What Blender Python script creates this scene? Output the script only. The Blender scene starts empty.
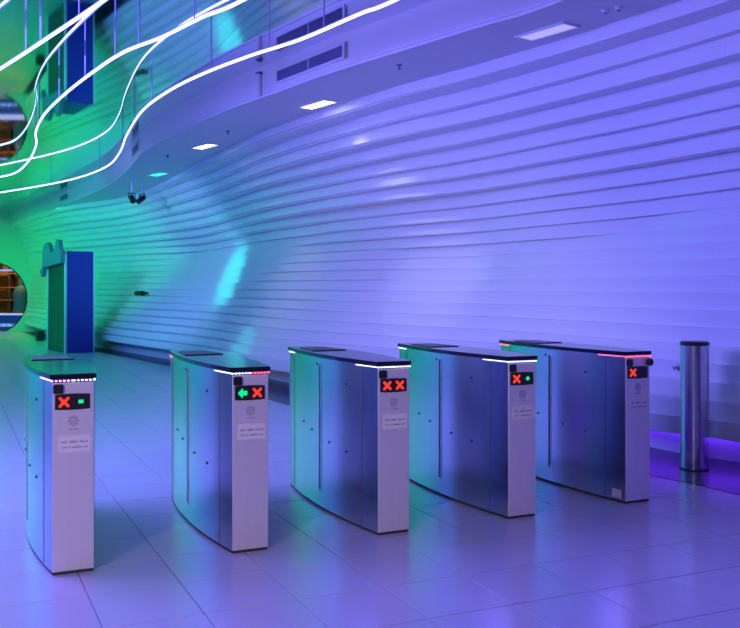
import bpy, bmesh, math, random
from mathutils import Vector
random.seed(7)
S = bpy.context.scene
COL = S.collection

# ------------------------------------------------------------------ camera
F_PX, HORIZON, EYE = 920.0, 288.0, 1.43
cam_d = bpy.data.cameras.new('camera')
cam_d.sensor_fit = 'HORIZONTAL'; cam_d.sensor_width = 36.0
cam_d.lens = 36.0 * F_PX / 740.0
cam_d.shift_y = -(314.0 - HORIZON) / 740.0
cam_d.clip_start = 0.05; cam_d.clip_end = 200
cam = bpy.data.objects.new('camera', cam_d); COL.objects.link(cam)
cam.location = (0, 0, EYE); cam.rotation_euler = (math.pi / 2, 0, 0)
S.camera = cam

# ------------------------------------------------------------------ world, exposure
w = bpy.data.worlds.new('world'); S.world = w; w.use_nodes = True
w.node_tree.nodes['Background'].inputs[0].default_value = (0.10, 0.10, 0.5, 1)
w.node_tree.nodes['Background'].inputs[1].default_value = 0.15
S.view_settings.view_transform = 'Standard'; S.view_settings.look = 'None'
S.view_settings.exposure = 0.0; S.view_settings.gamma = 1.0
S.view_settings.use_curve_mapping = False
S.cycles.use_denoising = True
S.cycles.max_bounces = 10; S.cycles.glossy_bounces = 6; S.cycles.diffuse_bounces = 5
S.cycles.sample_clamp_indirect = 4.0
S.cycles.caustics_reflective = False; S.cycles.caustics_refractive = False

# ------------------------------------------------------------------ room lamps (colour wash lamps under the ceiling) and added unseen fills
def area(name, loc, rot, size, power, col, spread=180):
    d = bpy.data.lights.new(name, 'AREA'); d.shape = 'RECTANGLE'; d.size, d.size_y = size
    d.energy = power; d.color = col; d.spread = math.radians(spread)
    o = bpy.data.objects.new(name, d); COL.objects.link(o); o.location = loc
    o.rotation_euler = rot; return o
def spot(name, loc, target, power, col, angle, blend=0.6, radius=0.15):
    d = bpy.data.lights.new(name, 'SPOT'); d.energy = power; d.color = col
    d.spot_size = math.radians(angle); d.spot_blend = blend; d.shadow_soft_size = radius
    o = bpy.data.objects.new(name, d); COL.objects.link(o); o.location = loc
    o.rotation_euler = (Vector(target) - Vector(loc)).to_track_quat('-Z', 'Y').to_euler(); return o
VIOLET = (0.172, 0.163, 1.0)
GREEN = (0.0, 1.0, 0.15)
TEAL = (0.0, 0.66, 0.60)
area('violet_wash_lamp', (-1.5, 1.0, 3.8), (0, 0, 0), (6.0, 4.0), 215, (0.25, 0.19, 1.0))
area('violet_layer_fill', (-4.0, 5.8, 3.0), (0, math.radians(-70), math.radians(4)), (1.2, 3.0), 285, (0.235, 0.185, 1.0))  # unseen lamp added to brighten the layered wall faces
area('violet_wash_lamp', (-3.6, 8.0, 3.8), (0, 0, 0), (2.5, 5.0), 215, VIOLET)
area('violet_wash_lamp', (-8.0, 1.0, 3.8), (0, 0, 0), (5.0, 6.0), 95, (0.05, 0.10, 1.0))
area('blue_wash_lamp', (-9.6, 12.5, 3.8), (0, 0, 0), (4.0, 5.0), 240, (0.0, 0.20, 1.0))
area('teal_wash_lamp', (-10.8, 18.5, 3.8), (0, 0, 0), (4.0, 5.0), 220, TEAL)
area('green_wash_lamp', (-11.3, 24.0, 3.8), (0, 0, 0), (2.5, 4.0), 110, GREEN)
area('green_wash_lamp', (-13.5, 26.0, 3.8), (0, 0, 0), (4.0, 4.0), 170, GREEN)
area('blue_steel_fill', (-15.6, 10.5, 3.6), (0, math.radians(20), 0), (0.5, 5.0), 900, (0.01, 0.07, 1.0))  # added unseen lamp, colours the left wall that the steel sides reflect
area('violet_steel_fill', (-15.6, 17.0, 3.6), (0, math.radians(20), 0), (0.5, 1.8), 260, (0.2, 0.11, 1.0))  # another added lamp, a violet stripe for the steel to mirror
area('teal_steel_fill', (-15.6, 22.5, 3.6), (0, math.radians(20), 0), (0.5, 3.0), 125, (0.0, 0.65, 0.55))  # added out of view to give the steel sides teal reflections
spot('white_front_fill', (-3.6, -4.5, 1.9), (-1.3, 4.9, 0.75), 1450, (1.0, 0.82, 0.38), 30, 0.8, 0.4)  # unseen fill added behind the camera for the cabinet fronts
spot('lavender_bay_fill', (-6.8, 9.5, 3.4), (-3.9, 19.5, 1.9), 2100, (0.22, 0.33, 1.0), 34, 0.9, 0.3)  # added off-camera spot lifting the wall bay towards lavender
spot('teal_bay_fill', (-8.0, 13.0, 3.4), (-6.2, 23.2, 2.2), 1300, (0.03, 0.9, 0.75), 34, 0.9, 0.3)  # unseen spot added to boost the far upper wall
spot('cyan_spot_lamp', (-6.5, 12.5, 3.6), (-2.75, 17.4, 1.7), 1300, (0.0, 1.0, 0.75), 13, 0.8)
spot('cyan_spot_lamp', (-5.5, 12.0, 3.6), (-2.2, 14.9, 0.5), 350, (0.0, 1.0, 0.75), 12, 0.8)

# ------------------------------------------------------------------ materials
def mat(name, col, rough=0.5, metal=0.0, spec=0.5, emit=None, strength=0.0, noise=0.0, nscale=8.0, nstretch=(1, 1, 1), rnd=0.0, bump=0.0, coat=0.0):
    m = bpy.data.materials.new(name); m.use_nodes = True
    nt = m.node_tree; b = nt.nodes['Principled BSDF']
    b.inputs['Base Color'].default_value = (*col, 1); b.inputs['Roughness'].default_value = rough
    b.inputs['Metallic'].default_value = metal; b.inputs['Specular IOR Level'].default_value = spec
    b.inputs['Coat Weight'].default_value = coat
    if emit:
        b.inputs['Emission Color'].default_value = (*emit, 1); b.inputs['Emission Strength'].default_value = strength
    if noise or bump or rnd:
        tc = nt.nodes.new('ShaderNodeTexCoord'); mp = nt.nodes.new('ShaderNodeMapping')
        mp.inputs['Scale'].default_value = nstretch
        n = nt.nodes.new('ShaderNodeTexNoise'); n.inputs['Scale'].default_value = nscale; n.inputs['Detail'].default_value = 4
        nt.links.new(tc.outputs['Object'], mp.inputs[0]); nt.links.new(mp.outputs[0], n.inputs['Vector'])
        val = n.outputs['Fac']
        if rnd:
            oi = nt.nodes.new('ShaderNodeObjectInfo'); a = nt.nodes.new('ShaderNodeMath'); a.operation = 'MULTIPLY_ADD'
            a.inputs[1].default_value = rnd; nt.links.new(oi.outputs['Random'], a.inputs[0]); nt.links.new(n.outputs['Fac'], a.inputs[2])
            val = a.outputs[0]
        if noise:
            r = nt.nodes.new('ShaderNodeMapRange'); r.inputs['From Max'].default_value = 1 + rnd
            r.inputs['To Min'].default_value = 1 - noise; r.inputs['To Max'].default_value = 1 + noise * 0.4
            mx = nt.nodes.new('ShaderNodeMix'); mx.data_type = 'RGBA'; mx.blend_type = 'MULTIPLY'; mx.inputs[0].default_value = 1
            mx.inputs[6].default_value = (*col, 1)
            nt.links.new(val, r.inputs['Value']); nt.links.new(r.outputs[0], mx.inputs[7]); nt.links.new(mx.outputs[2], b.inputs['Base Color'])
        if bump:
            bp = nt.nodes.new('ShaderNodeBump'); bp.inputs['Strength'].default_value = bump; bp.inputs['Distance'].default_value = 0.01
            nt.links.new(n.outputs['Fac'], bp.inputs['Height']); nt.links.new(bp.outputs[0], b.inputs['Normal'])
    return m
M = dict(
    panel=mat('white_lacquer', (0.80, 0.80, 0.82), 0.32, noise=0.04, nscale=1.5, rnd=0.3),
    soffit=mat('soffit_paint', (0.74, 0.74, 0.77), 0.55, noise=0.03, nscale=2.0),
    mirror=mat('stretch_ceiling', (0.72, 0.76, 0.82), 0.035, metal=1.0),
    tile=mat('polished_tile', (0.50, 0.50, 0.54), 0.23, noise=0.07, nscale=3.0, rnd=0.6),
    grout=mat('grout', (0.27, 0.27, 0.32), 0.8, noise=0.1),
    border=mat('dark_stone', (0.045, 0.04, 0.09), 0.26, noise=0.4, nscale=5),
    wall=mat('painted_wall', (0.62, 0.64, 0.68), 0.6, noise=0.05),
    portal=mat('portal_paint', (0.55, 0.74, 0.58), 0.45, noise=0.05),
    steel=mat('brushed_steel', (0.56, 0.57, 0.62), 0.20, metal=1.0, noise=0.10, nscale=40, nstretch=(1, 1, 0.02)),
    satin=mat('satin_steel', (0.72, 0.68, 0.69), 0.42, metal=0.45, noise=0.06, nscale=60, nstretch=(1, 1, 0.02)),
    glass=mat('dark_glass_lid', (0.010, 0.012, 0.03), 0.10, spec=0.2),
    black=mat('black_plastic', (0.012, 0.012, 0.014), 0.35),
    rubber=mat('dark_plinth', (0.03, 0.03, 0.04), 0.6),
    seam=mat('seam_dark', (0.12, 0.12, 0.15), 0.5, metal=0.6),  # dark strip along the panel joint
    trim=mat('steel_trim', (0.70, 0.70, 0.74), 0.3, metal=1.0),
    red=mat('red_diode', (0.3, 0.0, 0.0), 0.5, emit=(1.0, 0.035, 0.01), strength=1.9),
    green=mat('green_diode', (0.0, 0.3, 0.1), 0.5, emit=(0.0, 0.85, 0.22), strength=1.2),
    led_white=mat('white_diode', (0.8, 0.8, 0.9), 0.5, emit=(0.72, 0.75, 1.0), strength=2.4),
    led_red=mat('red_strip_diode', (0.8, 0.2, 0.2), 0.5, emit=(1.0, 0.08, 0.14), strength=3.2),
    led_pink=mat('pink_diode', (0.8, 0.5, 0.7), 0.5, emit=(1.0, 0.42, 0.85), strength=2.6),
    ink=mat('grey_ink', (0.30, 0.28, 0.32), 0.7),
    sticker=mat('sticker_film', (0.66, 0.61, 0.66), 0.5),
    strip=mat('strip_light', (0.9, 0.9, 0.9), 0.4, emit=(0.46, 0.46, 1.0), strength=4.2),
    channel=mat('strip_channel', (0.45, 0.45, 0.7), 0.35, metal=0.6),
    cable=mat('cable', (0.45, 0.42, 0.75), 0.4),
    lamp=mat('downlight_lens', (0.9, 0.9, 0.9), 0.4, emit=(0.95, 0.95, 1.0), strength=4.5),
    lamp_dim=mat('downlight_lens_dim', (0.85, 0.85, 0.9), 0.4, emit=(0.55, 0.52, 1.0), strength=0.6),
    lamp_green=mat('downlight_lens_green', (0.2, 0.9, 0.5), 0.4, emit=(0.02, 1.0, 0.36), strength=2.2),
    violet=mat('violet_strip', (0.3, 0.1, 0.8), 0.4, emit=(0.16, 0.03, 1.0), strength=8.0),
    grille=mat('grille_blade', (0.16, 0.15, 0.30), 0.5),
    blue_panel=mat('blue_panel', (0.012, 0.035, 0.33), 0.4, noise=0.05),
    green_panel=mat('dark_green_panel', (0.004, 0.022, 0.014), 0.35, noise=0.1),
    teal=mat('teal_sign', (0.10, 0.22, 0.24), 0.45, noise=0.05),
    pale=mat('pale_frame', (0.6, 0.7, 0.68), 0.4),
    wood=mat('amber_board', (0.42, 0.20, 0.05), 0.5, noise=0.3, nscale=6, nstretch=(1, 1, 8)),
    orange=mat('orange_fabric', (0.75, 0.32, 0.06), 0.7, noise=0.15),
    tealcloth=mat('teal_fabric', (0.03, 0.16, 0.20), 0.7, noise=0.2),
    dark=mat('dark_interior', (0.05, 0.045, 0.04), 0.7),
    counter=mat('blue_counter', (0.02, 0.03, 0.40), 0.3),
    warm=mat('warm_lamp', (1, 0.8, 0.5), 0.5, emit=(1.0, 0.62, 0.25), strength=4),
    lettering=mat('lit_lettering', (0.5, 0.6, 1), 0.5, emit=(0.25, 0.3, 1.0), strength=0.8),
)

# ------------------------------------------------------------------ helpers
def link(name, me, m=None, parent=None, loc=(0, 0, 0), rz=0.0):
    o = bpy.data.objects.new(name, me); COL.objects.link(o)
    if me is not None and m is not None and not me.materials: me.materials.append(m)
    o.location = loc; o.rotation_euler = (0, 0, rz)
    if parent: o.parent = parent
    return o
def tag(o, label, cat, group=None):
    o['label'] = label; o['category'] = cat
    if group: o['group'] = group
    return o
def struct(o): o['kind'] = 'structure'; return o
def thing(name, label, cat, loc=(0, 0, 0), rz=0.0, group=None):
    return tag(link(name, None, None, None, loc, rz), label, cat, group)
class MB:
    def __init__(s): s.v = []; s.f = []
    def add(s, v, f):
        n = len(s.v); s.v += [tuple(p) for p in v]; s.f += [tuple(i + n for i in q) for q in f]; return s
    def box(s, x0, x1, y0, y1, z0, z1):
        v = [(x0, y0, z0), (x1, y0, z0), (x1, y1, z0), (x0, y1, z0), (x0, y0, z1), (x1, y0, z1), (x1, y1, z1), (x0, y1, z1)]
        return s.add(v, [(0, 3, 2, 1), (4, 5, 6, 7), (0, 1, 5, 4), (1, 2, 6, 5), (2, 3, 7, 6), (3, 0, 4, 7)])
    def prism(s, poly, a, b, axis='z'):
        n = len(poly)
        def P(p, t): return (p[0], p[1], t) if axis == 'z' else ((p[0], t, p[1]) if axis == 'y' else (t, p[0], p[1]))
        return s.add([P(p, a) for p in poly] + [P(p, b) for p in poly],
                     [tuple(range(n))[::-1], tuple(range(n, 2 * n))] + [(i, (i + 1) % n, n + (i + 1) % n, n + i) for i in range(n)])
    def tube(s, pts, r, n=8, cap=True):
        pts = [Vector(p) for p in pts]; rings = []
        for i, p in enumerate(pts):
            t = (pts[min(i + 1, len(pts) - 1)] - pts[max(i - 1, 0)]).normalized()
            up = Vector((0, 0, 1)) if abs(t.z) < 0.9 else Vector((1, 0, 0))
            a = t.cross(up).normalized(); b = a.cross(t)
            rr = r[i] if isinstance(r, (list, tuple)) else r
            rings.append([p + (a * math.cos(q) + b * math.sin(q)) * rr for q in (2 * math.pi * k / n for k in range(n))])
        v = [q for R in rings for q in R]
        f = [(i * n + k, i * n + (k + 1) % n, (i + 1) * n + (k + 1) % n, (i + 1) * n + k) for i in range(len(pts) - 1) for k in range(n)]
        if cap: f += [tuple(range(n))[::-1], tuple(range((len(pts) - 1) * n, len(pts) * n))]
        return s.add(v, f)
    def lathe(s, prof, n=32, c=(0, 0)):
        v = [(c[0] + r * math.cos(2 * math.pi * k / n), c[1] + r * math.sin(2 * math.pi * k / n), z) for r, z in prof for k in range(n)]
        f = [(i * n + k, i * n + (k + 1) % n, (i + 1) * n + (k + 1) % n, (i + 1) * n + k) for i in range(len(prof) - 1) for k in range(n)]
        f += [tuple(range(n))[::-1], tuple(range((len(prof) - 1) * n, len(prof) * n))]
        return s.add(v, f)
    def mesh(s, name, bevel=0.0, seg=1, smooth=False, angle=40):
        me = bpy.data.meshes.new(name); me.from_pydata(s.v, [], s.f)
        bm = bmesh.new(); bm.from_mesh(me)
        bmesh.ops.recalc_face_normals(bm, faces=bm.faces)
        if bevel:
            ed = [e for e in bm.edges if len(e.link_faces) == 2 and e.calc_face_angle(0) > math.radians(35)]
            bmesh.ops.bevel(bm, geom=ed, offset=bevel, segments=seg, affect='EDGES', clamp_overlap=True)
        if smooth:
            for fc in bm.faces: fc.smooth = True
            for e in bm.edges:
                if len(e.link_faces) == 2 and e.calc_face_angle(0) > math.radians(angle): e.smooth = False
        bm.to_mesh(me); bm.free(); return me
def catmull(P, t):
    n = len(P); i = max(0, min(n - 2, int(math.floor(t)))); u = t - i
    p1, p2 = Vector(P[i]), Vector(P[i + 1])
    p0 = Vector(P[i - 1]) if i > 0 else p1 * 2 - p2
    p3 = Vector(P[i + 2]) if i + 2 < n else p2 * 2 - p1
    return 0.5 * ((2 * p1) + (p2 - p0) * u + (2 * p0 - 5 * p1 + 4 * p2 - p3) * u * u + (3 * p1 - p0 - 3 * p2 + p3) * u ** 3)
def lerp_list(L, t):
    i = max(0, min(len(L) - 2, int(math.floor(t)))); return L[i] + (L[i + 1] - L[i]) * (t - i)

# ------------------------------------------------------------------ wavy layered wall
# plan curves of the wall (metres), running from behind the camera away to the round doorway
MID = [(6.6, -7), (6.2, -2), (5.3, 2.2), (4.2, 5.2), (3.08, 7.65), (2.66, 8.75), (2.07, 10), (1.26, 11.6), (0.41, 12.7), (-0.61, 14.1), (-1.97, 16.5), (-3.85, 20.8), (-6.25, 23.9), (-9.0, 27.2), (-11.0, 29.9)]
TOP = [(5.7, -7), (5.3, -2.2), (4.5, 1.6), (3.5, 4.4), (2.53, 6.285), (2.12, 6.98), (1.61, 7.78), (0.95, 8.71), (0.31, 9.54), (-0.47, 10.76), (-1.49, 12.5), (-2.83, 15.3), (-5.43, 20.8), (-8.05, 23.9), (-11.6, 29.9)]
BOT = [(6.4, -7), (6.0, -2.2), (5.0, 1.9), (3.9, 4.9), (2.88, 7.15), (2.37, 7.8), (1.84, 8.9), (1.1, 10.1), (0.37, 11.2), (-0.53, 12.3), (-1.66, 13.9), (-3.03, 16.4), (-5.03, 19.3), (-8.09, 24), (-11.2, 29.9)]
FLUSH = [9, 9, 9, 9, 9, 10, 11, 11.5, 11, 10, 9, 8.5, 11, 12, 12]
JIT = [.004, .004, .004, .004, .005, .005, .006, .010, .014, .020, .028, .034, .034, .03, .03]
GROOVE = [0, 0, 0, 0, 0, 0, 0.05, 0.2, 0.5, 0.8, 1, 1, 1, 1, 1]     # how deep the shadow groove under each layer is
WGT = [13, 5, 10, 9, 5, 7.5, 10, 5, 4.5, 4] + [3.5] * 14
NL, TH, Z14 = 23, 0.145, 1.388
TMAX = len(MID) - 1
G_END = [6.0] * 12 + [7.2, 7.85, 8.35, 9.0, 9.3, 9.6, 10.0] + [10.3] * 6      # where the grooves of each layer fade out towards the turnstiles
def ramp(x, a, b): u = max(0.0, min(1.0, (x - a) / (b - a))); return u * u * (3 - 2 * u)
def groove(k, t):
    g = lerp_list(GROOVE, t) * ramp(t, G_END[k] - 0.3, G_END[k] + 0.5)
    if 8 <= k <= 16:                                   # smooth patch in the middle of the bay
        a = 9.4 + (k - 9) * 0.2
        g *= 1 - ramp(t, a - 0.35, a + 0.1) * (1 - ramp(t, 11.2, 11.6))
    return g
lay_rand = [(random.uniform(0, 6.28), random.uniform(0.7, 1.3)) for _ in range(NL)]
def layer_z(k): return Z14 + TH * (14 - k)
def wall_normal(t):
    a, b = catmull(MID, max(0, t - 0.05)), catmull(MID, min(TMAX, t + 0.05)); d = (b - a).normalized()
    return Vector((d.y, -d.x))                       # away from the hall
def layer_point(k, t):
    m, tp, bt = catmull(MID, t), catmull(TOP, t), catmull(BOT, t)
    kf = lerp_list(FLUSH, t)
    part = lambda k0: sum(WGT[j] * max(0.0, min(1.0, kf - j)) for j in range(max(0, k0), NL + 1))
    if k < kf: p = m.lerp(tp, part(k) / part(0))
    else:
        q = (k - kf) / (NL - 1 - kf); p = m.lerp(bt, q ** 1.15)
    ph, amp = lay_rand[k]
    return p - wall_normal(t) * (lerp_list(JIT, t) * amp * math.sin(ph + 1.3 * t))
def tN(t, curve=BOT, off=0.0):
    return catmull(curve, t) + wall_normal(t) * off

ts = [i * 0.1 for i in range(TMAX * 10 + 1)]
mb = MB()
fr = [tN(t, BOT, 0.34) for t in ts]; bk = [tN(t, BOT, 0.9) for t in ts]
n = len(ts)
mb.v = [(p.x, p.y, 0) for p in fr] + [(p.x, p.y, 0.222) for p in fr] + [(p.x, p.y, 0) for p in bk] + [(p.x, p.y, 0.222) for p in bk]
for i in range(n - 1):
    mb.f += [(i, i + 1, n + i + 1, n + i), (n + i, n + i + 1, 3 * n + i + 1, 3 * n + i), (2 * n + i, 3 * n + i, 3 * n + i + 1, 2 * n + i + 1), (i, 2 * n + i, 2 * n + i + 1, i + 1)]
wall_right = struct(link('wall_right', mb.mesh('wall_right'), M['wall']))
joint_t = {}
for k in range(NL):
    z0 = layer_z(k); z1 = z0 + TH - 0.0004 if k else z0 + 0.125
    # joints about every 2.4 m near, longer far away, shifted from layer to layer
    cuts = [0.0, 2.0]
    c = 3.35 + (k * 0.37) % 0.9
    while c < TMAX - 0.6:
        cuts.append(c); c += 1.35 if c < 10 else 2.0
    cuts.append(TMAX)
    for a, b in zip(cuts[:-1], cuts[1:]):
        g = 0.0004
        ns = max(4, int((b - a) * 9)); tt = [a + g + (b - a - 2 * g) * i / ns for i in range(ns + 1)]
        pts = [layer_point(k, t) for t in tt]; bks = [p + wall_normal(t) * 0.9 for p, t in zip(pts, tt)]
        N = ns + 1; q = MB(); e = 0.0015
        gv = [groove(k, t) for t in tt]
        ins = [p + wall_normal(t) * (e + 0.045 * g_) for p, t, g_ in zip(pts, tt, gv)]   # recessed lower lip
        top = [p + wall_normal(t) * e for p, t in zip(pts, tt)]
        rows = [[(p.x, p.y, z0) for p in bks], [(p.x, p.y, z0) for p in ins], [(p.x, p.y, z0 + 0.020 * g_) for p, g_ in zip(ins, gv)],
                [(p.x, p.y, z0 + e + 0.020 * g_) for p, g_ in zip(pts, gv)],
                [(p.x, p.y, z1 - e) for p in pts], [(p.x, p.y, z1) for p in top], [(p.x, p.y, z1) for p in bks]]
        q.v = [v for r in rows for v in r]
        K = len(rows)
        for r in range(K):
            r2 = (r + 1) % K
            for i in range(ns): q.f.append((r * N + i, r * N + i + 1, r2 * N + i + 1, r2 * N + i))
        q.f += [tuple(r * N for r in range(K)), tuple(r * N + N - 1 for r in range(K))[::-1]]
        link('panel', q.mesh('panel', smooth=True, angle=25), M['panel'], wall_right)

# violet light strip in the recess under the wall
tv = [2.0 + i * 0.1 for i in range(56)]
strip = link('recess_light', MB().tube([(*tN(t, BOT, 0.25), 0.200) for t in tv], 0.012, 6).mesh('recess_light'), M['violet'])
tag(strip, 'violet light strip glowing in the recess under the layered wall', 'light strip')

# ------------------------------------------------------------------ soffit, fascia, mirror ceiling
ZS, ZM = 3.53, 3.875
FAS = [(4.6, -7), (4.2, -2.5), (3.4, 1.4), (2.3, 4.9), (1.4, 6.78), (0.89, 7.43), (0.27, 8.2), (-0.39, 9.03), (-0.96, 9.86), (-1.65, 10.85), (-2.46, 12.23), (-3.34, 13.9), (-3.75, 14.93), (-4.24, 16.24), (-4.77, 17.56), (-5.47, 19.13), (-7.07, 22.13), (-8.95, 25.42), (-10.78, 28.41), (-11.7, 29.9)]
def resample(P, n):
    d = [catmull(P, i * (len(P) - 1) / 600) for i in range(601)]
    L = [0.0]
    for a, b in zip(d[:-1], d[1:]): L.append(L[-1] + (b - a).length)
    out, j = [], 0
    for i in range(n):
        s = L[-1] * i / (n - 1)
        while j < 599 and L[j + 1] < s: j += 1
        out.append(d[j].lerp(d[j + 1], (s - L[j]) / max(1e-9, L[j + 1] - L[j])))
    return out
NF = 160
fa = resample(FAS, NF)
topb = resample([tuple(layer_point(0, t) + wall_normal(t) * 0.35) for t in ts], NF)
mb = MB()
mb.v = [(p.x, p.y, ZS) for p in fa] + [(p.x, p.y, ZS) for p in topb] + [(p.x, p.y, ZS + 0.08) for p in fa] + [(p.x, p.y, ZS + 0.08) for p in topb]
for i in range(NF - 1):
    mb.f += [(i, i + 1, NF + i + 1, NF + i), (2 * NF + i, 3 * NF + i, 3 * NF + i + 1, 2 * NF + i + 1), (i, 2 * NF + i, 2 * NF + i + 1, i + 1), (NF + i, NF + i + 1, 3 * NF + i + 1, 3 * NF + i)]
trim_1 = struct(link('trim_1', mb.mesh('soffit', smooth=True, angle=20), M['soffit']))
def fnormal(P, i):
    d = (P[min(i + 1, len(P) - 1)] - P[max(i - 1, 0)]).normalized(); return Vector((-d.y, d.x))   # towards the hall
mb = MB()
fo = [p + fnormal(fa, i) * 0.02 for i, p in enumerate(fa)]
lip = [p + fnormal(fa, i) * 0.032 for i, p in enumerate(fa)]
inn = [p - fnormal(fa, i) * 0.05 for i, p in enumerate(fa)]
rows = [[(p.x, p.y, ZS - 0.004) for p in inn], [(p.x, p.y, ZS - 0.004) for p in lip], [(p.x, p.y, ZS + 0.02) for p in lip], [(p.x, p.y, ZS + 0.03) for p in fo], [(p.x, p.y, ZM) for p in fo], [(p.x, p.y, ZM) for p in inn]]
mb.v = [v for r in rows for v in r]
for r in range(6):
    r2 = (r + 1) % 6
    for i in range(NF - 1): mb.f.append((r * NF + i, r * NF + i + 1, r2 * NF + i + 1, r2 * NF + i))
trim_2 = struct(link('trim_2', mb.mesh('fascia', smooth=True, angle=25), M['soffit']))
mb = MB().box(-17, 8, -7.2, 46, ZM, ZM + 0.1)
ceiling = struct(link('ceiling', mb.mesh('ceiling'), M['mirror']))

# ------------------------------------------------------------------ floor
ANG = math.radians(24.6); U = Vector((math.cos(ANG), math.sin(ANG))); V = Vector((-math.sin(ANG), math.cos(ANG)))
floor = struct(link('floor', MB().box(-17, 8, -7.2, 46, -0.2, -0.006).mesh('floor'), M['grout']))
BORD = [(5.6, -7), (5.0, -2.4), (3.9, 1.7), (3.2, 4.9), (2.55, 6.345), (2.136, 7.0), (1.42, 7.95), (0.66, 9.0), (-0.1, 9.98), (-0.96, 11.15), (-1.78, 12.85), (-3.02, 15.7), (-4.95, 18.85), (-7.98, 23.7), (-11.3, 29.9)]
bo = resample(BORD, 200)
def hall_side(p):
    i = min(range(200), key=lambda j: (bo[j] - p).length_squared)
    return (p - bo[i]).dot(fnormal(bo, i))
TU, TV, GAP = 0.433, 0.463, 0.005
tile_me = MB().box(-TU / 2 + GAP / 2, TU / 2 - GAP / 2, -TV / 2 + GAP / 2, TV / 2 - GAP / 2, -0.012, 0).mesh('tile', bevel=0.0015)
cells = []
for iu in range(-50, 34):
    for iv in range(-26, 110):
        cu, cv = 0.589 + (iu + 0.5) * TU, 3.05 + (iv + 0.5) * TV
        p = U * cu + V * cv
        if not (-16.8 < p.x < 7.5 and -7 < p.y < 38): continue
        if p.y < 29.9 and hall_side(p) < -0.28: continue
        cells.append(p)
def seen(p):
    if p.y < 1.5: return False
    x, y = 370 + F_PX * p.x / p.y, HORIZON + F_PX * EYE / p.y
    m = 0.35 * F_PX / p.y
    return -m < x < 740 + m and y < 628 + m
vis = sorted([p for p in cells if seen(p)], key=lambda p: p.y)
near = vis[:290]; nset = {id(p) for p in near}
for p in near: link('tile', tile_me, M['tile'], floor, (p.x, p.y, 0), ANG)
mb = MB()
for p in cells:
    if id(p) in nset: continue
    q = [p + U * (sx * (TU - GAP) / 2) + V * (sy * (TV - GAP) / 2) for sx, sy in ((-1, -1), (1, -1), (1, 1), (-1, 1))]
    mb.add([(c.x, c.y, 0) for c in q] + [(c.x, c.y, -0.006) for c in q], [(0, 1, 2, 3), (0, 4, 5, 1), (1, 5, 6, 2), (2, 6, 7, 3), (3, 7, 4, 0)])
far_tiles = link('tiles', mb.mesh('tiles'), M['tile'], floor); far_tiles['kind'] = 'stuff'
kick = resample([tuple(tN(t, BOT, 0.36)) for t in ts], 200)
mb = MB(); n = 200
mb.v = [(p.x, p.y, 0.003) for p in bo] + [(p.x, p.y, 0.003) for p in kick] + [(p.x, p.y, -0.012) for p in bo] + [(p.x, p.y, -0.012) for p in kick]
for i in range(n - 1): mb.f += [(i, i + 1, n + i + 1, n + i), (2 * n + i, 3 * n + i, 3 * n + i + 1, 2 * n + i + 1), (i, 2 * n + i, 2 * n + i + 1, i + 1), (n + i, n + i + 1, 3 * n + i + 1, 3 * n + i)]
link('border_strip', mb.mesh('border_strip'), M['border'], floor)['label'] = 'dark polished stone strip along the wall'

# ------------------------------------------------------------------ other walls
struct(link('wall_left', MB().box(-17, -16.8, -7.2, 30, 0, ZM).mesh('wall_left'), M['wall']))
struct(link('wall_back', MB().box(-17, 8, -7.2, -7.0, 0, ZM).mesh('wall_back'), M['wall']))
# far wall with the round doorway
YF, CX, CZ, CR = 30.0, -12.36, 1.10, 1.17
mb = MB()
NA = 48; a0 = math.asin(-CZ / CR) if CZ < CR else -math.pi / 2
arc = [(CX + CR * math.cos(a0 + (math.pi - 2 * a0) * i / NA), max(0.0, CZ + CR * math.sin(a0 + (math.pi - 2 * a0) * i / NA))) for i in range(NA + 1)]
for i in range(NA):                                   # fan of quads between the round opening and the outline
    def outl(p):
        dx, dz = p[0] - CX, p[1] - CZ
        s = min(abs((2.2 if dx > 0 else 4.4) / dx) if abs(dx) > 1e-6 else 1e9, ((ZM - CZ) / dz) if dz > 1e-6 else (abs(CZ / dz) if dz < -1e-6 else 1e9))
        return (CX + dx * s, CZ + dz * s)
    pa, pb = arc[i], arc[i + 1]; oa, ob = outl(pa), outl(pb)
    mb.add([(pa[0], YF, pa[1]), (pb[0], YF, pb[1]), (ob[0], YF, ob[1]), (oa[0], YF, oa[1]),
            (pa[0], YF + .25, pa[1]), (pb[0], YF + .25, pb[1]), (ob[0], YF + .25, ob[1]), (oa[0], YF + .25, oa[1])],
           [(0, 1, 2, 3), (7, 6, 5, 4), (0, 4, 5, 1)])
mb.box(CX + 2.2, 0, YF, YF + .25, 0, ZM)
mb.box(CX + 1.3, CX + 2.2, YF + 0.001, YF + .25, 0, ZM)
for cx, cz in ((2.2, ZM), (-4.4, ZM)):                # corner wedges left open by the fan
    pass
mb.box(-17, CX - 1.25, YF + 0.001, YF + .25, 0, ZM)
mb.box(CX - 1.3, CX + 1.35, YF + 0.001, YF + .25, CZ + CR + 0.05, ZM)
wall_far = struct(link('wall_far', mb.mesh('wall_far'), M['portal']))
door_1 = struct(link('door_1', MB().tube([(x, YF - 0.005, max(0.03, z)) for x, z in arc], 0.02, 8).mesh('door_1', smooth=True), M['green_panel']))
# shop room behind the doorway
mb = MB().box(-16, -9, 33.5, 33.7, 0, 3.2).box(-16.2, -16, 30.25, 33.7, 0, 3.2).box(-9, -8.8, 30.25, 33.7, 0, 3.2).box(-16, -9, 30.25, 33.7, 3.2, 3.3)
struct(link('wall_shop', mb.mesh('wall_shop'), M['wood']))

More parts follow.
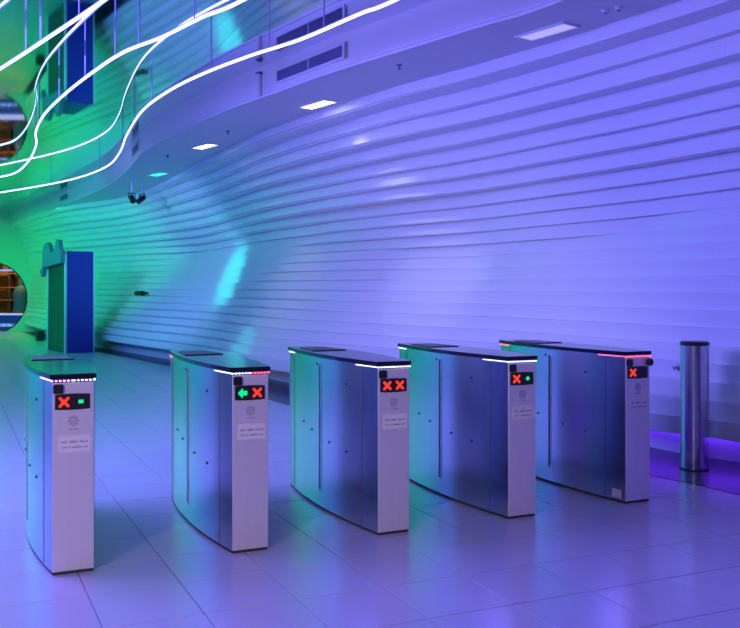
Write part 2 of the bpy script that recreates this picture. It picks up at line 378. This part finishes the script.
# ------------------------------------------------------------------ turnstile cabinets
GL, GH, HW0, BULGE = 1.50, 1.0, 0.10, 0.062
def hw(v): return HW0 + BULGE * (1 - ((v - GL / 2) / (GL / 2)) ** 2)
def plan(off=0.0, y0=0.0, y1=GL, n=24):
    L = [(-(hw(y0 + (y1 - y0) * i / n) + off), y0 + (y1 - y0) * i / n) for i in range(n + 1)]
    L[0] = (L[0][0], y0 - off); L[-1] = (L[-1][0], y1 + off)
    return L + [(-x, y) for x, y in L[::-1]]
cache = {}
def shared(key, build):
    if key not in cache: cache[key] = build()
    return cache[key]
def dots(pattern, cx, cz, pitch, y):
    q = MB(); r = pitch * 0.42; H = len(pattern); W = len(pattern[0])
    for j, row in enumerate(pattern):
        for i, c in enumerate(row):
            if c == '#':
                x, z = cx + (i - (W - 1) / 2) * pitch, cz + ((H - 1) / 2 - j) * pitch
                q.box(x - r, x + r, y - 0.0015, y + 0.001, z - r, z + r)
    return q
CROSS = ['##....##', '###..###', '.######.', '..####..', '..####..', '.######.', '###..###', '##....##']
ARROW = ['...#....', '..##....', '.#######', '########', '########', '.#######', '..##....', '...#....']
SQUARE = ['####', '####', '####']
DOT = ['.##.', '####', '####', '.##.']
def text_row(x0, x1, z, h, y, seed):
    r = random.Random(seed); q = MB(); x = x0
    while x < x1:
        wd = r.uniform(0.0022, 0.0048); hh = h * r.uniform(0.55, 1.0)
        if r.random() > 0.17: q.box(x, min(x + wd, x1), y - 0.0006, y + 0.0005, z - h / 2, z - h / 2 + hh)
        x += wd + 0.0012
    return q
def emblem_mesh():
    q = MB(); c, y = (0.0, 0.765), -0.0070
    for R, t in ((0.026, 0.0022), (0.017, 0.0018)):
        n = 28
        for k in range(n):
            a, b = 2 * math.pi * k / n, 2 * math.pi * (k + 1) / n
            P = [(c[0] + r * math.cos(g), c[1] + r * math.sin(g)) for r, g in ((R, a), (R, b), (R - t, b), (R - t, a))]
            q.prism(P, y, y + 0.001, 'y')
    for k in range(8):
        a = 2 * math.pi * k / 8; ca, sa = math.cos(a), math.sin(a)
        P = [(c[0] + ca * 0.005 - sa * 0.0012, c[1] + sa * 0.005 + ca * 0.0012), (c[0] + ca * 0.024 - sa * 0.003, c[1] + sa * 0.024 + ca * 0.003),
             (c[0] + ca * 0.024 + sa * 0.003, c[1] + sa * 0.024 - ca * 0.003), (c[0] + ca * 0.005 + sa * 0.0012, c[1] + sa * 0.005 - ca * 0.0012)]
        q.prism(P, y, y + 0.001, 'y')
    return q.mesh('emblem')
def display_mesh():
    xs = [-0.088 + 0.168 * i / 10 for i in range(11)]
    top = [(x, 0.898 + 0.004 * (1 - ((x + 0.004) / 0.084) ** 2)) for x in xs]
    bot = [(x, 0.824 - 0.003 * (1 - ((x + 0.004) / 0.084) ** 2)) for x in xs]
    return MB().prism(top + bot[::-1], -0.012, -0.003, 'y').mesh('display', bevel=0.002)
def led_mesh(x0, x1, side):
    q = MB(); x = x0
    while x < x1 - 0.004:
        q.box(x, min(x + 0.009, x1), -0.012, -0.006, 0.964, 0.970); x += 0.0195
    if side:
        s = -1 if side < 0 else 1; v = 0.0
        while v < (0.24 if s < 0 else 0.12):
            xx = s * (hw(v) + 0.004); q.box(xx - 0.003, xx + 0.003, v, v + 0.012, 0.965, 0.970); v += 0.022
    return q.mesh('led_strip')
def gate(loc, label, left, right, leds, extra=False, size=1.0):
    g = thing('turnstile', label, 'turnstile', (loc[0], loc[1], 0), ANG, 'row of steel turnstiles')
    g.scale = (size, size, size)
    P = lambda name, key, build, m: link(name, shared((key, m), build), M[m], g)
    P('body', 'body', lambda: MB().prism(plan(), 0.016, 0.975).mesh('body', smooth=True, angle=30), 'steel')
    P('plinth', 'plinth', lambda: MB().prism(plan(-0.003), 0, 0.016).mesh('plinth'), 'rubber')
    P('front_panel', 'front', lambda: MB().box(-HW0, HW0, -0.006, 0.0, 0.016, 0.957).mesh('front_panel', bevel=0.0015), 'satin')
    P('rear_panel', 'rear', lambda: MB().box(-HW0, HW0, GL, GL + 0.006, 0.022, 0.957).mesh('rear_panel', bevel=0.0015), 'satin')
    P('lid', 'lid', lambda: MB().prism(plan(0.012), 0.975, 1.0).mesh('lid', bevel=0.004, seg=2), 'glass')
    P('lid_inset', 'inset', lambda: MB().prism(plan(-0.035, 0.95, 1.36, 10), 0.999, 1.005).mesh('lid_inset', bevel=0.002), 'black')
    for s in (-1, 1):
        def slot():
            x = s * (hw(0.75) + 0.0005); return MB().box(x - 0.003, x + 0.003, 0.738, 0.762, 0.125, 0.93).mesh('wing_slot')
        P('wing_slot', ('slot', s), slot, 'black')
        for v0, v1 in ((0.728, 0.737), (0.763, 0.772)):
            def fr(): x = s * hw(0.75); return MB().box(x - 0.003, x + 0.003, v0, v1, 0.115, 0.94).mesh('slot_frame')
            P('slot_frame', ('frame', s, v0), fr, 'trim')
        for v0 in (0.17, 1.33):
            def sm(): x = s * hw(v0); return MB().box(x - 0.0015, x + 0.0015, v0 - 0.0025, v0 + 0.0025, 0.022, 0.955).mesh('side_seam')
            P('side_seam', ('seam', s, v0), sm, 'seam')
        for v0, z in ((0.36, 0.84), (0.36, 0.43), (0.60, 0.45), (0.90, 0.49), (1.08, 0.52), (0.80, 0.93)):
            def se():
                x = s * hw(v0); return MB().tube([(x - s * 0.002, v0, z), (x + s * 0.004, v0, z)], 0.0085, 10).mesh('sensor')
            P('sensor', ('sensor', s, v0, z), se, 'black')
    P('card_reader', 'reader', lambda: MB().box(-0.097, -0.049, -0.022, -0.004, 0.903, 0.951).mesh('card_reader', bevel=0.005, seg=2), 'black')
    d = P('display', 'display', display_mesh, 'black')
    for sym, cx in ((left, -0.045), (right, 0.036)):
        if not sym: continue
        pat, m, nm = {'x': (CROSS, 'red', 'red_cross'), 'a': (ARROW, 'green', 'green_arrow'), 's': (SQUARE, 'green', 'green_square'), 'd': (DOT, 'green', 'green_dot')}[sym]
        pitch = 0.0063 if sym != 'd' else 0.0062
        o = link(nm, shared((sym, cx), lambda: dots(pat, cx, 0.861, pitch, -0.0125).mesh(nm)), M[m], d)
        o['label'] = 'lit ' + nm.replace('_', ' ') + ' of small diodes'
    P('emblem', 'emblem', emblem_mesh, 'ink')
    P('caption', 'caption', lambda: text_row(-0.028, 0.03, 0.724, 0.006, -0.0065, 3).mesh('caption'), 'ink')
    st = P('notice_sticker', 'sticker', lambda: MB().box(-0.072, 0.084, -0.0075, -0.005, 0.608, 0.694).mesh('notice_sticker', bevel=0.001), 'sticker')
    for i, (z, h) in enumerate(((0.662, 0.013), (0.634, 0.010))):
        link('text_line', shared(('text', i), lambda: text_row(-0.056, 0.070, z, h, -0.0077, 11 + i).mesh('text_line')), M['ink'], st)
    a, b = leds
    P('led_strip', ('led', 0), lambda: led_mesh(-0.106, 0.0, -1), a)
    P('led_strip', ('led', 1), lambda: led_mesh(0.0, 0.106, 1), b)
    for sd in (-1, 1):
        def rear_led():
            q = MB(); v = GL - 0.15
            while v < GL - 0.01:
                x = sd * (hw(v) + 0.004); q.box(x - 0.003, x + 0.003, v, v + 0.012, 0.964, 0.970); v += 0.022
            return q.mesh('rear_led_strip')
        P('rear_led_strip', ('rled', sd), rear_led, b)
    if extra:
        link('camera_eye', MB().tube([(0.092, -0.004, 0.927), (0.092, -0.026, 0.927), (0.092, -0.032, 0.927)], [0.024, 0.024, 0.018], 16).mesh('camera_eye', smooth=True), M['black'], g)
        x = -hw(0.09); link('tag', MB().box(x - 0.003, x + 0.003, 0.02, 0.15, 0.03, 0.085).mesh('tag'), M['sticker'], g)['label'] = 'pale tag low on the side panel'
    return g
FL = [(-1.589, 4.626), (-0.745, 5.004), (0.047, 5.371), (0.862, 5.747), (1.705, 6.150)]
specs = [
    ('steel turnstile with a pink light strip, red cross beside a green square', 'x', 's', ('led_pink', 'led_white'), False),
    ('steel turnstile with a green arrow left of a red cross on its display', 'a', 'x', ('led_white', 'led_red'), False),
    ('middle steel turnstile of the row with two red crosses on its display', 'x', 'x', ('led_white', 'led_white'), False),
    ('steel turnstile with a white strip, red cross beside a small green dot on its display', 'x', 'd', ('led_white', 'led_white'), False),
    ('steel turnstile beside the steel bollard, single red cross and glowing red strip', 'x', None, ('led_red', 'led_red'), True)]
for (x, y), (lab, l, r, leds, ex) in zip(FL, specs):
    size = 1.0 + 0.002 * FL.index((x, y))
    c = Vector((x, y)) + U * HW0 * size + Vector((0.010 - 0.006 * FL.index((x, y)), -0.055))
    gate(c, lab, l, r, leds, ex, size)

# ------------------------------------------------------------------ bollard
b = thing('bollard', 'round brushed steel bollard with black cap on dark stone strip', 'bollard', (2.565, 7.27, 0.003))
link('post', MB().lathe([(0.108, 0.012), (0.108, 0.975)], 40).mesh('post', smooth=True), M['steel'], b)
link('cap', MB().lathe([(0.112, 0.975), (0.112, 0.998), (0.104, 1.006)], 40).mesh('cap', smooth=True), M['black'], b)
link('base_ring', MB().lathe([(0.112, 0), (0.112, 0.012)], 40).mesh('base_ring', smooth=True), M['rubber'], b)

# ------------------------------------------------------------------ hanging strip lights
ZL = 1.43 + 2.138
def strip_light(pts, label, cab_t, parent_name='strip_light'):
    n = (len(pts) - 1) * 8
    P = [catmull(pts, i / 8) for i in range(n + 1)]
    mid = P[len(P) // 2]
    t = thing('strip_light', label, 'ceiling light', (0, 0, 0), 0, 'curved strip lights under the mirror ceiling')
    link('light_tube', MB().tube([(p.x, p.y, ZL) for p in P], 0.0125, 8).mesh('light_tube', smooth=True), M['strip'], t)
    link('channel', MB().tube([(p.x, p.y, ZL + 0.018) for p in P], 0.009, 4).mesh('channel'), M['channel'], t)
    for c in cab_t:
        p = catmull(pts, c)
        link('suspension_cable', MB().tube([(p.x, p.y, ZL + 0.02), (p.x, p.y, ZM)], 0.007, 6).mesh('suspension_cable'), M['cable'], t)
S1 = [(2.2, 3.6), (1.2, 5.2), (0.19, 6.83), (-0.08, 7.18), (-0.6, 7.92), (-1.11, 8.48), (-1.67, 9.19), (-2.18, 9.98), (-2.75, 11.11), (-3.4, 12.86), (-3.93, 14.46), (-4.57, 16.06), (-5.46, 17.56), (-6.56, 18.91), (-8.29, 20.62), (-10.2, 22.4)]
S3 = [(1.4, 3.4), (0.2, 5.2), (-0.94, 6.83), (-1.32, 7.26), (-1.77, 7.84), (-2.22, 8.33), (-2.71, 9.06), (-3.39, 10.19), (-4.03, 11.37), (-4.58, 12.61), (-4.99, 13.75), (-5.72, 15.43), (-6.51, 16.96), (-7.13, 17.72), (-8.6, 19.0)]
S4 = [(0.6, 3.4), (-0.7, 5.1), (-1.97, 6.83), (-2.71, 7.81), (-3.61, 8.98), (-4.9, 10.6), (-6.2, 12.0)]
strip_light(S1, 'white strip light curving along the fascia beside the air vents', (1, 3.6, 4.6, 5.8, 7.6, 8.4, 9.6, 11.4, 13))
strip_light(S3, 'white strip light winding between the fascia strip and the straight strip', (1, 3.2, 4.6, 5.3, 6.3, 7.2, 8.4, 10, 12))
strip_light(S4, 'nearly straight white strip light farthest from the fascia', (1, 2.4, 3.2, 3.5, 4.4, 5.2))

# ------------------------------------------------------------------ fascia and soffit fittings
def fascia_at(p):
    i = min(range(NF), key=lambda j: (fa[j] - Vector(p)).length); nn = fnormal(fa, i)
    return fo[i], nn, math.atan2(nn.y, nn.x) + math.pi / 2
def vent(p, wdt, label, zc=0.19, h=0.135):
    q, nn, rz = fascia_at(p)
    v = thing('air_vent', label, 'air vent', (q.x + nn.x * 0.001, q.y + nn.y * 0.001, ZS + zc), rz, 'air vents on the fascia')
    W, H = wdt / 2, h / 2
    mbf = MB()
    mbf.box(-W - .03, W + .03, -0.014, 0.01, H, H + .025).box(-W - .03, W + .03, -0.014, 0.01, -H - .025, -H).box(-W - .03, -W, -0.014, 0.01, -H, H).box(W, W + .03, -0.014, 0.01, -H, H).box(-0.008, 0.008, -0.010, 0.01, -H, H)
    link('frame', mbf.mesh('frame'), M['soffit'], v)
    link('backing', MB().box(-W, W, 0.0, 0.01, -H, H).mesh('backing'), M['grille'], v)
    ns = 6
    for i in range(ns):
        z = -H + h * (i + 0.5) / ns
        link('slat', shared(('slat', wdt), lambda: MB().box(-W, W, -0.008, 0.0, -0.004, 0.004).mesh('slat')), M['grille'], v, (0, 0, z))
vent((-0.60, 9.33), 1.3, 'long louvred air vent on the fascia above the lit downlight', 0.165, 0.11)
vent((-3.86, 15.2), 0.9, 'short louvred air vent where the fascia bends')
vent((-7.75, 23.35), 0.9, 'small louvred air vent at the far green end of the fascia')
q, nn, rz = fascia_at((-1.17, 10.15))
hb = thing('pipe_bracket', 'small white tube bracket screwed to the fascia beside the long vent', 'bracket', (q.x, q.y, ZS + 0.02), rz)
link('tube', MB().tube([(0, -0.03, 0.0), (0, -0.03, 0.24)], 0.028, 12).mesh('tube', smooth=True), M['soffit'], hb)
link('clip', MB().box(-0.035, 0.035, -0.05, 0.0, 0.235, 0.262).mesh('clip'), M['grille'], hb)
link('clip', MB().box(-0.035, 0.035, -0.05, 0.0, -0.012, 0.008).mesh('clip'), M['soffit'], hb)

def downlight(x, y, m, label, aim=None, power=0, rz=-0.93):
    d = thing('downlight', label, 'downlight', (x, y, ZS), rz, 'downlights in the soffit'); s, r = 0.25, 0.085
    f = MB()
    f.box(-s - .02, s + .02, -r - .02, -r, -0.014, 0).box(-s - .02, s + .02, r, r + .02, -0.014, 0).box(-s - .02, -s, -r, r, -0.014, 0).box(s, s + .02, -r, r, -0.014, 0)
    link('frame', f.mesh('frame'), M['soffit'], d)
    link('lens', MB().box(-s, s, -r, r, -0.006, -0.001).mesh('lens', bevel=0.002), M[m], d)
    if power: spot('downlight_beam', (x, y, ZS - 0.03), aim, power, (0.0, 1.0, 0.6) if m == 'lamp_green' else (0.85, 0.85, 1.0), 48, 0.9, 0.08)
downlight(-0.593, 10.5, 'lamp', 'bright white downlight in front of the long air vent', (0.25, 11.3, 2.4), 55)
downlight(-2.44, 13.6, 'lamp', 'bright white downlight between the green downlight and the larger white one', (-1.7, 14.2, 2.2), 30)
downlight(-3.9, 16.95, 'lamp_green', 'green downlight near the pair of hanging spotlights', (-3.0, 17.6, 2.2), 60)
downlight(1.447, 7.52, 'lamp_dim', 'dim violet downlight beside the round smoke detector')
downlight(-8.06, 24.0, 'lamp_green', 'small green downlight beside the small far vent', (-7.5, 25.5, 2.0), 14)
downlight(-9.98, 27.2, 'lamp_green', 'green downlight at the far end of the soffit', (-9.6, 28.0, 2.0), 14)
for x, y, lab in ((0.275, 8.65, 'small dark sprinkler head on the soffit behind the long vent'), (1.78, 6.95, 'white round smoke detector beside the dim violet downlight'), (1.86, 6.88, 'small black sprinkler head next to the round smoke detector'), (-3.2, 14.55, 'small dark sprinkler head between the white and green downlights'), (-1.9, 12.3, 'small dark sprinkler head close to the brightest pair of downlights')):
    h = thing('smoke_detector' if 'smoke' in lab else 'sprinkler', lab, 'smoke detector' if 'smoke' in lab else 'sprinkler', (x, y, ZS))
    if 'smoke' in lab:
        link('housing', MB().lathe([(0.034, 0), (0.034, -0.01), (0.022, -0.022)], 20).mesh('housing'), M['soffit'], h)
        link('cap', MB().lathe([(0.012, -0.022), (0.01, -0.03)], 12).mesh('cap'), M['grille'], h)
    else:
        link('rosette', MB().lathe([(0.03, 0), (0.026, -0.008)], 14).mesh('rosette'), M['grille'], h)
        link('nozzle', MB().lathe([(0.009, -0.008), (0.009, -0.035), (0.02, -0.04), (0.02, -0.044)], 12).mesh('nozzle'), M['grille'], h)
for x, y, a, lab in ((-4.66, 18.0, 0.5, 'black hanging spotlight with forked yoke, turned to the layered wall'), (-4.50, 18.15, -0.6, 'black hanging spotlight on the thinner rod, turned down to the floor')):
    t = thing('spotlight', lab, 'spotlight', (x, y, ZS), a, 'hanging spotlights under the soffit')
    link('rod', MB().tube([(0, 0, 0), (0, 0, -0.24)], 0.012, 8).mesh('rod'), M['channel'], t)
    link('yoke', MB().box(-0.07, 0.07, -0.012, 0.012, -0.26, -0.24).box(-0.07, -0.062, -0.012, 0.012, -0.36, -0.24).box(0.062, 0.07, -0.012, 0.012, -0.36, -0.24).mesh('yoke'), M['black'], t)
    link('head', MB().tube([(0, 0.08, -0.30), (0, 0.03, -0.32), (0, -0.09, -0.40), (0, -0.10, -0.407)], [0.035, 0.055, 0.055, 0.06], 14).mesh('head', smooth=True), M['black'], t)

# ------------------------------------------------------------------ small things on the layered wall
def on_wall(k, t):
    p = layer_point(k, t); nn = -wall_normal(t); return p, math.atan2(nn.y, nn.x) + math.pi / 2
p, rz = on_wall(15, 11.75)
c = thing('security_camera', 'small black camera on a bracket fixed to the layered wall', 'camera', (p.x + 0.05, p.y - 0.04, layer_z(15) + 0.07), rz)
link('bracket', MB().box(-0.03, 0.03, -0.14, 0.0, -0.02, 0.02).mesh('bracket'), M['black'], c)
link('housing', MB().box(-0.26, 0.12, -0.24, -0.13, -0.06, 0.05).mesh('housing', bevel=0.02, seg=2), M['black'], c)
link('lens', MB().tube([(-0.26, -0.185, 0), (-0.30, -0.185, 0)], 0.035, 12).mesh('lens'), M['black'], c)
for i, t in enumerate((4.62, 4.56)):
    p, rz = on_wall(19, t)
    h = thing('wall_hook', 'small pale wall hook behind the bollard, on the layered wall', 'hook', (p.x, p.y, layer_z(19) + 0.09), rz, 'wall hooks behind the bollard')
    link('plate', MB().box(-0.018, 0.018, -0.006, 0.0, -0.03, 0.03).mesh('plate', bevel=0.002), M['sticker'], h)
    link('prong', MB().tube([(0, -0.004, 0.01), (0, -0.035, -0.012), (0, -0.04, 0.015)], 0.006, 6).mesh('prong'), M['grille'], h)

# ------------------------------------------------------------------ tall booth
bo_ = thing('information_booth', 'tall booth with blue side panel, dark green door and teal crown on top', 'booth', (-6.67, 20.18, 0), 0.583)
WB, DB, HB = 0.60, 1.55, 2.24      # local x along the blue face, local y along the dark door face
link('side_panel', MB().box(0.02, WB, -0.03, 0.0, 0, HB).mesh('side_panel'), M['blue_panel'], bo_)
link('core', MB().box(0.03, WB - 0.01, 0.0, DB, 0.0, HB - 0.02).mesh('core'), M['blue_panel'], bo_)
link('door', MB().box(0.0, 0.03, 0.08, DB - 0.08, 0.02, HB - 0.28).mesh('door'), M['green_panel'], bo_)
link('door_post', MB().box(-0.02, 0.03, 0.0, 0.08, 0, HB - 0.05).mesh('door_post'), M['pale'], bo_)
link('door_post', MB().box(-0.02, 0.03, DB - 0.08, DB, 0, HB - 0.2).mesh('door_post'), M['pale'], bo_)
link('corner_post', MB().box(WB - 0.01, WB + 0.015, -0.035, 0.02, 0, HB).mesh('corner_post'), M['pale'], bo_)
crown = [(DB + 0.26, HB - 0.42), (DB + 0.10, HB - 0.56), (DB - 0.05, HB - 0.34), (0.0, HB - 0.26), (-0.02, HB), (0.12, HB + 0.06), (0.2, HB + 0.25), (0.38, HB + 0.27), (0.5, HB + 0.06), (0.85, HB - 0.02), (1.0, HB + 0.16), (1.18, HB + 0.24), (1.42, HB + 0.2), (1.56, HB + 0.02), (1.60, HB - 0.3)]
link('crown', MB().prism(crown, -0.12, -0.02, 'x').mesh('crown', bevel=0.01), M['teal'], bo_)
wp = thing('waste_bin', 'low dark waste bin on the floor between the booth and round doorway', 'bin', (-8.97, 25.0, 0), 0.6); wp.scale = (0.6, 0.6, 0.6)
link('body', MB().box(-0.16, 0.16, -0.16, 0.16, 0, 0.42).mesh('body', bevel=0.02), M['dark'], wp)
link('rim', MB().box(-0.17, 0.17, -0.17, 0.17, 0.42, 0.45).mesh('rim', bevel=0.01), M['green_panel'], wp)

# ------------------------------------------------------------------ shop seen through the round doorway
ct = thing('shop_counter', 'blue shop counter with lit lettering inside the round doorway', 'counter', (-12.0, 31.1, 0))
link('body', MB().box(-1.4, 0.62, -0.3, 0.3, 0, 0.52).mesh('body', bevel=0.01), M['counter'], ct)
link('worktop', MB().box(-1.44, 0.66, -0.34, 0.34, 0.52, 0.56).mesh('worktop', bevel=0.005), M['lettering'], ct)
link('lettering', text_row(-0.5, 0.5, 0.2, 0.12, -0.302, 5).mesh('lettering'), M['lettering'], ct)
sh = thing('display_shelf', 'amber wooden display shelf on the shop back wall', 'shelf', (-12.3, 33.1, 0))
for x in (-1.8, -0.6, 0.6, 1.6): link('upright', shared('upr', lambda: MB().box(-0.03, 0.03, -0.2, 0.25, 0, 2.2).mesh('upright')), M['dark'], sh, (x, 0, 0))
for z in (0.55, 1.0, 1.45, 1.95): link('shelf_board', shared('shb', lambda: MB().box(-1.8, 1.6, -0.2, 0.25, -0.02, 0.02).mesh('shelf_board')), M['wood'], sh, (0, 0, z))
for x, z, m, lab in ((-0.3, 0.571, 'orange', 'orange rounded bag on the lowest shelf board in the shop'), (0.05, 1.021, 'orange', 'orange rounded bag on the second shelf board in the shop'),
                     (1.0, 1.021, 'tealcloth', 'dark teal rounded bag on the second shelf board in the shop'), (-0.2, 1.471, 'tealcloth', 'dark teal rounded bag on the third shelf board in the shop'), (0.9, 1.471, 'orange', 'orange rounded bag on the third shelf board in the shop')):
    tag(link('shoulder_bag', shared(('bag', m), lambda: MB().lathe([(0.13, 0), (0.17, 0.1), (0.14, 0.26), (0.05, 0.33)], 14).mesh('shoulder_bag', smooth=True)), M[m], None, (-12.3 + x, 33.05, z)), lab, 'bag', 'bags on the shop shelf')
gr = thing('garment_stand', 'garment stand with dark teal jacket behind the blue counter', 'garment stand', (-12.15, 32.1, 0))
link('pole', MB().tube([(0, 0, 0), (0, 0, 1.55)], 0.02, 8).mesh('pole'), M['dark'], gr)
link('base', MB().lathe([(0.22, 0), (0.2, 0.03)], 20).mesh('base'), M['dark'], gr)
link('jacket', MB().lathe([(0.30, 0.62), (0.27, 0.95), (0.30, 1.25), (0.20, 1.45), (0.07, 1.53)], 18).mesh('jacket', smooth=True), M['tealcloth'], gr)
sl = thing('shop_lamp', 'warm ceiling lamp inside the shop doorway', 'lamp', (-12.3, 32.0, 3.198))
link('housing', MB().lathe([(0.22, 0), (0.22, -0.05)], 20).mesh('housing'), M['dark'], sl)
link('diffuser', MB().lathe([(0.2, -0.05), (0.16, -0.09)], 20).mesh('diffuser'), M['warm'], sl)
ld = bpy.data.lights.new('shop_bulb', 'POINT'); ld.energy = 130; ld.color = (1, 0.62, 0.28); ld.shadow_soft_size = 0.15
lo = bpy.data.objects.new('shop_bulb', ld); COL.objects.link(lo); lo.location = (-12.3, 31.8, 2.95)
lb = thing('light_bar', 'blue light bar across the shop ceiling above the counter', 'light bar', (-12.3, 30.7, 2.02))
link('tube', MB().tube([(-1.4, 0, 0), (1.1, 0, 0)], 0.03, 8).mesh('tube'), M['lettering'], lb)
link('bracket', MB().box(-0.03, 0.03, -0.03, 0.03, 0.03, 1.18).mesh('bracket'), M['dark'], lb)
